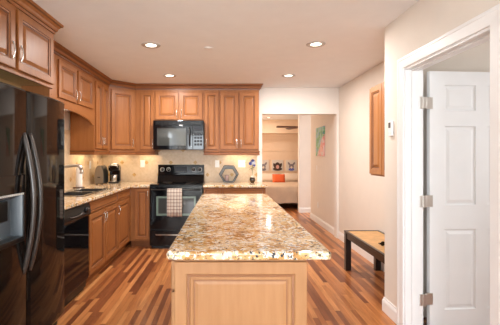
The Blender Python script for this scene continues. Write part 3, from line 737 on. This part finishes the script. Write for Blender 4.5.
for yy in (-0.135, 0.125): MB().prism([(x*1.03, z*1.01) for x, z in arc], yy, yy+0.010, axis='y', bev=0.002).build('end_cap', M['steel'], c)
for xx in (-0.016, 0.016): MB().box(xx-0.009, xx+0.009, -0.09, 0.09, 0.262, 0.272).build('slot', M['slot'], c)
MB().box(-0.02, 0.02, -0.155, -0.135, 0.10, 0.115, bev=0.004).build('lever', M['satin'], c)
for a_ in (-1, 1):
    for b__ in (-1, 1): MB().lathe([(0.01, 0), (0.01, 0.012)], c=(a_*0.04, b__*0.10, 0), n=10).build('foot', M['satin'], c)

# ------------------------------------------------------------------ hexagonal shelf ornament, cup, vase
M['wire'] = plain('charcoal_metal', (0.045, 0.048, 0.052), 0.4)
M['hexg'] = plain('grey_felt', (0.46, 0.45, 0.43), 0.7)
c = thing('hexagon_ornament', 'dark grey nested hexagon ornament standing against the tile', 'ornament', (0.062, 5.66, 0.9125))
def hexp(R, cz, y): return [(R*math.cos(k*PI/3), y, cz+R*math.sin(k*PI/3)*0.995) for k in range(6)]
def hexframe(R, cz, th, y0, y1):
    mb = MB(); r = R-th
    rg = [hexp(R, cz, y0), hexp(R, cz, y1), hexp(r, cz, y1), hexp(r, cz, y0), hexp(R, cz, y0)]
    return mb.rings(rg, cap0=False, cap1=False)
R1, R2 = 0.156, 0.122
h1 = R1*0.8617; h2 = R2*0.8617
hexframe(R1, h1, 0.009, 0.0, 0.09).build('outer_frame', M['wire'], c)
hexframe(R2, h2+0.010, 0.009, -0.012, 0.08).build('inner_frame', M['wire'], c)
rg = [hexp(R1-0.010, h1, 0.060), hexp(R1-0.010, h1, 0.066), hexp(R2-0.006, h2+0.010, 0.066), hexp(R2-0.006, h2+0.010, 0.060), hexp(R1-0.010, h1, 0.060)]
MB().rings(rg, cap0=False, cap1=False).build('backing', M['hexg'], c)
M['cup'] = plain('pink_grey_glass', (0.42, 0.30, 0.29), 0.2, coat=0.5)
o = MB().lathe([(0.022, 0), (0.026, 0.004), (0.030, 0.085), (0.031, 0.092), (0.028, 0.092), (0.024, 0.008), (0.001, 0.006)], n=20).build('candle_cup', M['cup']); o.location = (0.030, 5.700, 0.9345)
tag(o, 'small pinkish cup standing inside the hexagon ornament', 'cup')
M['vase'] = plain('dark_glass', (0.030, 0.018, 0.010), 0.05, coat=1.0)
M['clear'] = plain('pale_bottle_neck', (0.55, 0.47, 0.38), 0.15)
c = thing('flower_vase', 'round dark vase with one blue and white flower on the right counter', 'vase', (0.430, 5.66, 0.9125))
vb = MB().lathe([(0.026, 0), (0.040, 0.012), (0.047, 0.040), (0.044, 0.065), (0.030, 0.088), (0.018, 0.100), (0.016, 0.118), (0.020, 0.124), (0.014, 0.124), (0.012, 0.10)], n=24, cap=False).build('vase_body', M['vase'], c)
MB().lathe([(0.034, 0.083), (0.0295, 0.091), (0.021, 0.101), (0.019, 0.116), (0.022, 0.125), (0.016, 0.126)], n=20, cap=False).build('vase_neck', M['clear'], vb)
M['green'] = plain('leaf_green', (0.07, 0.16, 0.05), 0.6, noise=0.3)
st = MB().tube([(0, 0, 0.02), (0.004, 0, 0.14), (-0.002, 0, 0.22), (0.004, 0, 0.29)], 0.003, n=6).build('stem', M['green'], c)
for k, (az, z, l) in enumerate(((0.2, 0.20, 0.055), (2.6, 0.215, 0.06), (1.2, 0.235, 0.05), (4.2, 0.225, 0.05), (5.6, 0.240, 0.05), (3.3, 0.25, 0.045))):
    lm = MB(); rg = []
    for i in range(6):
        t_ = i/5; wd = 0.016*math.sin(PI*min(0.97, t_+0.05)); rr_ = l*t_; zz = z+0.030*t_-0.045*t_*t_
        dx, dy = math.cos(az), math.sin(az)
        rg.append([(dx*rr_-dy*wd, dy*rr_+dx*wd, zz), (dx*rr_, dy*rr_, zz-0.004), (dx*rr_+dy*wd, dy*rr_-dx*wd, zz)])
    lm.rings(rg, close=False, cap0=False, cap1=False, smooth=True); lm.build('leaf', M['green'], st)
M['petb'] = plain('blue_petal', (0.10, 0.13, 0.42), 0.6, noise=0.25, nscale=60); M['petw'] = plain('white_petal', (0.80, 0.80, 0.86), 0.6)
def bloom(cx, cz, R, m, nm, n=8):
    mb = MB()
    for ly, (rad, tilt) in enumerate(((R, 0.2), (R*0.75, 0.7), (R*0.45, 1.1))):
        for k in range(n):
            a = 2*PI*(k+0.5*ly)/n; rg = []
            for i in range(5):
                t_ = i/4; wd = rad*0.36*math.sin(PI*(0.12+0.83*t_)); rr_ = rad*t_*math.cos(tilt*0.8); y = -rad*t_*math.sin(tilt)-0.01*ly
                ex, ez = math.cos(a), math.sin(a)
                rg.append([(cx+ex*rr_-ez*wd, y, cz+ez*rr_+ex*wd), (cx+ex*rr_, y+0.003, cz+ez*rr_), (cx+ex*rr_+ez*wd, y, cz+ez*rr_-ex*wd)])
            mb.rings(rg, close=False, cap0=False, cap1=False, smooth=True)
    return mb.build(nm, m, c)
bloom(0.018, 0.308, 0.036, M['petw'], 'flower'); bloom(-0.028, 0.300, 0.032, M['petb'], 'flower'); bloom(0.008, 0.342, 0.030, M['petb'], 'flower'); bloom(0.030, 0.272, 0.024, M['petb'], 'flower')

# ------------------------------------------------------------------ outlets and switches
def plate(name, label, cat, loc, rz, w_=0.072, h_=0.115, kind='outlet', n=1):
    c = thing(name, label, cat, loc, rz)
    MB().box(-w_/2, w_/2, -0.006, 0, -h_/2, h_/2, bev=0.0025).build('cover_plate', M['plate'], c)
    for i in range(n):
        cx = (i-(n-1)/2)*0.046
        if kind == 'switch': MB().box(cx-0.016, cx+0.016, -0.010, -0.005, -0.033, 0.033, bev=0.002).build('rocker', M['white'], c)
        else:
            for s_ in (-0.02, 0.02):
                r_ = MB().box(cx-0.016, cx+0.016, -0.008, -0.005, s_-0.014, s_+0.014, bev=0.003).build('socket', M['white'], c)
                MB().box(cx-0.007, cx-0.005, -0.0085, -0.0075, s_-0.005, s_+0.006).box(cx+0.005, cx+0.007, -0.0085, -0.0075, s_-0.005, s_+0.006).build('slots', M['slot'], r_)
    return c
plate('wall_outlet', 'white outlet on the tile left of the range', 'outlet', (-1.33, YB-0.012, 1.205), 0)
plate('wall_outlet', 'white outlet on the tile between range and hexagon ornament', 'outlet', (-0.125, YB-0.012, 1.205), 0)
plate('wall_switch', 'white double switch on the tile between hexagon ornament and flower', 'switch', (0.270, YB-0.012, 1.205), 0, w_=0.116, kind='switch', n=2)
plate('wall_outlet', 'white outlet on the left wall tile between paper towels and toaster', 'outlet', (XL+0.012, 5.30, 1.20), R90)
plate('wall_switch', 'white switch on the passage wall under the colourful painting', 'switch', (1.84, 7.20, 1.09), -R90, kind='switch')
plate('wall_outlet', 'white outlet low on the passage wall below the light switch', 'outlet', (1.84, 7.12, 0.36), -R90)

# thermostat on the door wall
c = thing('thermostat', 'small white thermostat with grey screen on the wall beside the door', 'thermostat', (XR, 2.955, 1.555), -R90)
MB().box(-0.032, 0.032, -0.018, 0, -0.062, 0.062, bev=0.005).build('housing', M['white'], c)
M['lcd'] = plain('lcd_grey', (0.12, 0.125, 0.12), 0.2)
MB().box(-0.022, 0.014, -0.0205, -0.016, 0.005, 0.050, bev=0.001).build('screen', M['lcd'], c)
for k in range(2): MB().box(-0.024+0.024*k, -0.010+0.024*k, -0.0205, -0.016, -0.038, -0.028, bev=0.001).build('button', M['plate'], c)

# ------------------------------------------------------------------ bench table in the hall
M['tan'] = plain('woven_tan_top', (0.58, 0.33, 0.13), 0.42, noise=0.16, nscale=14)
M['esp'] = plain('espresso_wood', (0.018, 0.010, 0.008), 0.3)
c = thing('bench_table', 'low dark-framed table with a tan top against the hall wall', 'table', (1.605, 3.69, 0))
tw_, tl_ = 0.205, 0.545
tp = MB().cells([-tw_, -tw_+0.03, tw_-0.03, tw_], [-tl_, -tl_+0.04, tl_-0.035, tl_], lambda i, j: not (i == 1 and j == 1), 0.435, 0.458, bev=0.003, seg=1).build('top_frame', M['esp'], c)
MB().box(-tw_+0.029, tw_-0.029, -tl_+0.039, tl_-0.034, 0.437, 0.454).build('top_panel', M['tan'], c)
ap = MB().cells([-tw_+0.01, -tw_+0.03, tw_-0.03, tw_-0.01], [-tl_+0.01, -tl_+0.03, tl_-0.03, tl_-0.01], lambda i, j: not (i == 1 and j == 1), 0.375, 0.436).build('apron', M['esp'], c)
for sx in (-1, 1):
    for sy in (-1, 1):
        ax, ay = sx*(tw_-0.032)+(0.034 if sx < 0 and sy < 0 else 0), sy*(tl_-0.032)
        MB().box(ax-0.031, ax+0.031, ay-0.031, ay+0.031, 0, 0.434, bev=0.002, seg=1).build('leg', M['esp'], c)
c = thing('folded_glasses', 'small black folded pair of glasses lying on the tan table', 'glasses', (1.56, 3.50, 0.459), math.radians(25))
for s_ in (-1, 1):
    MB().rings([[(s_*0.034+rr_*math.cos(a)*1.15, 0, 0.022+rr_*math.sin(a)*0.9) for a in [2*PI*k/16 for k in range(16)]] if False else [(s_*0.034+rr_*1.15*math.cos(2*PI*k/16), yy, 0.0225+rr_*0.9*math.sin(2*PI*k/16)) for k in range(16)] for rr_, yy in ((0.025, 0), (0.025, 0.004), (0.001, 0.004))], cap1=False).build('lens', M['black'], c)
    MB().tube([(s_*0.064, 0.004, 0.030), (s_*0.060, 0.03, 0.022), (-s_*0.03, 0.03+0.012*s_, 0.006)], 0.004, n=6).build('temple', M['black'], c)
MB().tube([(-0.012, 0.002, 0.026), (0, 0.002, 0.030), (0.012, 0.002, 0.026)], 0.003, n=6).build('bridge', M['black'], c)

# ------------------------------------------------------------------ painting in the passage
def art_mat():
    m, nt, b = newmat('loose_painting')
    v = mapped(nt, (1, 1, 1)); f = noise(nt, v, 9, 4, 0.6)
    col = ramp(nt, f, [(0.30, (0.05, 0.22, 0.50)), (0.42, (0.10, 0.38, 0.12)), (0.52, (0.30, 0.55, 0.40)), (0.62, (0.20, 0.42, 0.65)), (0.72, (0.75, 0.65, 0.30))])
    sp = nt.nodes.new('ShaderNodeSeparateXYZ'); nt.links.new(v, sp.inputs[0])
    f2 = noise(nt, v, 14, 3, 0.6)
    edge = M_(nt, 'ADD', M_(nt, 'SUBTRACT', M_(nt, 'MULTIPLY', sp.outputs[0], 0.6), M_(nt, 'MULTIPLY', sp.outputs[2], 0.7)), M_(nt, 'MULTIPLY', f2, 0.25))
    col = mix(nt, M_(nt, 'GREATER_THAN', edge, 0.20), col, ramp(nt, f2, [(0.35, (0.70, 0.22, 0.18)), (0.55, (0.75, 0.45, 0.40)), (0.7, (0.45, 0.55, 0.60))]))
    nt.links.new(col, b.inputs['Base Color']); b.inputs['Roughness'].default_value = 0.5; return m
M['art'] = art_mat()
o = MB().box(-0.27, 0.27, -0.03, 0, -0.275, 0.275, bev=0.003).build('painting', M['art']); o.location = (1.84, 6.90, 1.605); o.rotation_euler = (0, 0, -R90)
tag(o, 'unframed green and pink canvas painting on the passage wall', 'painting')

# ------------------------------------------------------------------ bedroom beyond
M['spread'] = plain('cream_bedspread', (0.72, 0.56, 0.42), 0.85, noise=0.05, bump=0.3, bscale=25)
M['orange'] = plain('orange_cloth', (0.75, 0.13, 0.035), 0.8)
M['cream'] = plain('cream_cloth', (0.74, 0.62, 0.50), 0.85)
c = thing('bed', 'bed with a cream bedspread in the room beyond the opening', 'bed', (1.62, 10.1, 0))
MB().box(-0.75, 0.75, -1.05, 1.05, 0.16, 0.30, bev=0.01).build('bed_frame', M['brownw'], c)
for sx in (-1, 1):
    for sy in (-1, 1): MB().box(sx*0.70-0.03, sx*0.70+0.03, sy*0.98-0.03, sy*0.98+0.03, 0, 0.16).build('leg', M['brownw'], c)
MB().box(-0.76, 0.76, -1.06, 1.06, 0.30, 0.52, bev=0.05, seg=3).build('mattress', M['cream'], c)
b_ = MB(); prof_n = 48; per = []
def loop(ex, z, wav):
    pts = []; w1, l1 = 0.78+ex, 1.08+ex
    P4 = [(-w1, -l1), (w1, -l1), (w1, l1), (-w1, l1)]
    for s_ in range(4):
        a, b__ = Vector(P4[s_]), Vector(P4[(s_+1) % 4])
        for k in range(14):
            p_ = a.lerp(b__, k/14); nrm = Vector((p_.x/w1, p_.y/l1)); wv = wav*math.sin(k*2.1+s_)
            pts.append((p_.x+nrm.x*wv*0.6, p_.y+nrm.y*wv*0.6, z+wav*0.4*math.sin(k*1.1)))
    return pts
b_.rings([loop(-0.10, 0.57, 0), loop(-0.03, 0.565, 0), loop(0.0, 0.53, 0.0), loop(0.012, 0.40, 0.010), loop(0.025, 0.15, 0.022)], cap0=True, cap1=False, smooth=True)
b_.build('bedspread', M['spread'], c)
MB().box(-0.80, 0.80, 1.09, 1.16, 0.10, 0.78, bev=0.015).build('headboard', M['cream'], c)
def pillow(name, label, loc, w_, h_, th, m, tilt, grp=None):
    mb = MB(); n_ = 10
    for sd in (-1, 1):
        V = {}
        for i in range(n_+1):
            for j in range(n_+1):
                u, v_ = i/n_*2-1, j/n_*2-1; t_ = ((1-u**4)*(1-v_**4))**0.5
                pin = 1-0.06*(1-abs(u))*abs(v_)**2
                V[i, j] = mb.bm.verts.new((u*w_/2*(1-0.05*(1-v_*v_)*0), sd*th/2*t_, (v_*h_/2)*(1-0.05*(1-u*u)*0)+h_/2))
        for i in range(n_):
            for j in range(n_): mb.bm.faces.new((V[i, j], V[i+1, j], V[i+1, j+1], V[i, j+1])).smooth = True
    bmesh.ops.remove_doubles(mb.bm, verts=mb.bm.verts, dist=1e-5)
    o = mb.build(name, m); o.location = loc; o.rotation_euler = (math.radians(tilt), 0, 0); tag(o, label, 'pillow', grp); return o
pillow('pillow', 'bright orange cushion propped up on the cream bed', (1.55, 10.36, 0.572), 0.36, 0.24, 0.10, M['orange'], -14)
for px_, lb in ((1.27, 'cream pillow behind the orange cushion, the left of the two'), (1.98, 'cream pillow at the head of the bed, right of the orange cushion')):
    pillow('pillow', lb, (px_, 10.72, 0.575), 0.64, 0.26, 0.16, M['cream'], -25)
M['canvas'] = plain('pale_canvas', (0.62, 0.56, 0.50), 0.7); M['dkf'] = plain('dark_fur', (0.06, 0.03, 0.022), 0.8); M['pk'] = plain('pink_muzzle', (0.62, 0.33, 0.27), 0.7); M['gf'] = plain('grey_fur', (0.20, 0.17, 0.19), 0.8)
def portrait(label, x, fur, kind):
    c = thing('pet_portrait', label, 'picture', (x, 11.3, 1.033), 0, 'pet portraits over the bed')
    MB().box(-0.172, 0.172, -0.03, 0, -0.172, 0.172, bev=0.003).build('canvas', M['canvas'], c)
    def el(nm, cx, cz, rx, rz_, m, y, a=0):
        ring = lambda s_, yy: [(cx+math.cos(a)*rx*s_*math.cos(t_)-math.sin(a)*rz_*s_*math.sin(t_), yy, cz+math.sin(a)*rx*s_*math.cos(t_)+math.cos(a)*rz_*s_*math.sin(t_)) for t_ in [2*PI*k/20 for k in range(20)]]
        MB().rings([ring(1, -0.030), ring(1, y), ring(0.6, y-0.001)]).build(nm, m, c)
    if kind == 0:
        el('dog_head', 0, 0.0, 0.085, 0.10, fur, -0.032); el('chest', 0, -0.11, 0.145, 0.055, fur, -0.033)
        el('ear', -0.09, -0.01, 0.04, 0.09, fur, -0.034, 0.35); el('ear', 0.09, -0.01, 0.04, 0.09, fur, -0.034, -0.35)
        el('muzzle', 0, -0.045, 0.050, 0.060, M['pk'], -0.036)
    else:
        el('dog_head', 0, -0.03, 0.075, 0.08, fur, -0.032); el('chest', 0, -0.12, 0.09, 0.045, M['petb'] if kind == 1 else fur, -0.033)
        el('ear', -0.075, 0.055, 0.030, 0.055, fur, -0.034, 0.6); el('ear', 0.075, 0.055, 0.030, 0.055, fur, -0.034, -0.6)
        el('muzzle', 0, -0.06, 0.035, 0.035, M['cream'], -0.036)
portrait('square pet portrait at the left, partly hidden by the opening edge', 1.20, M['gf'], 2)
portrait('square portrait of a dark brown dog, the middle of three above the bed', 1.645, M['dkf'], 0)
portrait('square portrait of a grey big-eared pet, right of the brown dog picture', 2.08, M['gf'], 1)
M['fanw'] = plain('dark_walnut_blade', (0.085, 0.028, 0.014), 0.4)
c = thing('ceiling_fan', 'dark brown ceiling fan in the bedroom, one blade showing', 'fan', (2.10, 9.62, 2.43))
MB().lathe([(0.07, 0), (0.065, -0.04), (0.015, -0.05), (0.015, -0.20), (0.09, -0.22), (0.11, -0.27), (0.10, -0.34), (0.03, -0.36), (0.001, -0.36)], n=24).build('motor_housing', M['brownw'], c)
for k in range(5):
    a = PI+k*2*PI/5+0.03
    bl = MB(); bl.prism([(0.17, -0.045), (0.70, -0.065), (0.74, -0.05), (0.75, 0.0), (0.74, 0.05), (0.70, 0.065), (0.17, 0.045)], -0.345, -0.335)
    bl.box(0.08, 0.22, -0.015, 0.015, -0.333, -0.326); o = bl.build('blade', M['fanw'], c); o.rotation_euler = (math.radians(14), 0, a)
c_l = MB().lathe([(0.06, -0.36), (0.085, -0.40), (0.06, -0.44), (0.001, -0.45)], n=20).build('light_globe', M['lens'], c)

# ------------------------------------------------------------------ recessed lights
def can(label, loc, power, r=0.093):
    c = thing('recessed_light', label, 'ceiling light', loc, 0, 'recessed ceiling lights')
    MB().lathe([(r, 0), (r, -0.004), (r-0.008, -0.008), (r*0.60, -0.005), (r*0.55, 0.004), (r*0.55, 0)], n=36, cap=False).build('trim_ring', M['ring'], c)
    MB().lathe([(r*0.57, -0.0005), (r*0.54, -0.0035), (r*0.3, -0.0045), (0.001, -0.005)], n=32, cap=False).build('lens', M['lens'], c)
    area('can_glow', (0, 0, -0.02), (0, 0, 0), 0.10, 0.10, power, (1.0, 0.95, 0.90), c, 'DISK')
    return c
can('round recessed light, the nearer on the left side of the ceiling', (-0.733, 3.57, H), 18)
can('round recessed light, the nearer on the right side of the ceiling', (0.894, 3.54, H), 18)
can('round recessed light, the farther on the left, in front of the microwave cabinets', (-0.757, 4.92, H), 18)
can('round recessed light, the farther on the right, before the opening', (0.867, 4.92, H), 18)
can('small recessed light on the bedroom ceiling seen through the opening', (1.25, 10.3, H), 5, 0.08)
o = MB().lathe([(0.045, 0), (0.045, -0.004), (0.038, -0.007), (0.001, -0.008)], n=24).build('sprinkler_cover', M['ceil']); o.location = (-0.165, 3.67, H)
tag(o, 'small round cover plate on the ceiling between the nearer two lights', 'ceiling cover')

# ------------------------------------------------------------------ under cabinet lights
def ucl(label, loc, rz, L_, power):
    c = thing('under_cabinet_light', label, 'light', loc, rz, 'lights under the upper cabinets')
    MB().box(-L_/2, L_/2, -0.02, 0.02, -0.016, 0, bev=0.002).build('housing', M['plate'], c)
    MB().box(-L_/2+0.01, L_/2-0.01, -0.014, 0.014, -0.018, -0.015).build('diffuser', M['lens'], c)
    area('strip_glow', (0, 0, -0.022), (0, 0, 0), L_-0.02, 0.03, power, (1.0, 0.78, 0.50), c)
ucl('slim light under the right-hand two-door upper cabinet', (0.22, 5.68, UZ), 0, 0.42, 1.3)
ucl('slim light under the narrow cabinet left of the microwave', (-1.225, 5.68, UZ), 0, 0.22, 0.8)
ucl('slim light under the diagonal corner cabinet', (-1.74, 5.58, UZ), PI/4, 0.34, 1.4)
ucl('slim light under the tall narrow cabinet on the left wall', (-1.86, 4.90, UZ), R90, 0.40, 1.4)
ucl('slim light behind the arched valance over the sink', (-1.86, 4.1, 1.893), R90, 0.5, 0.8)
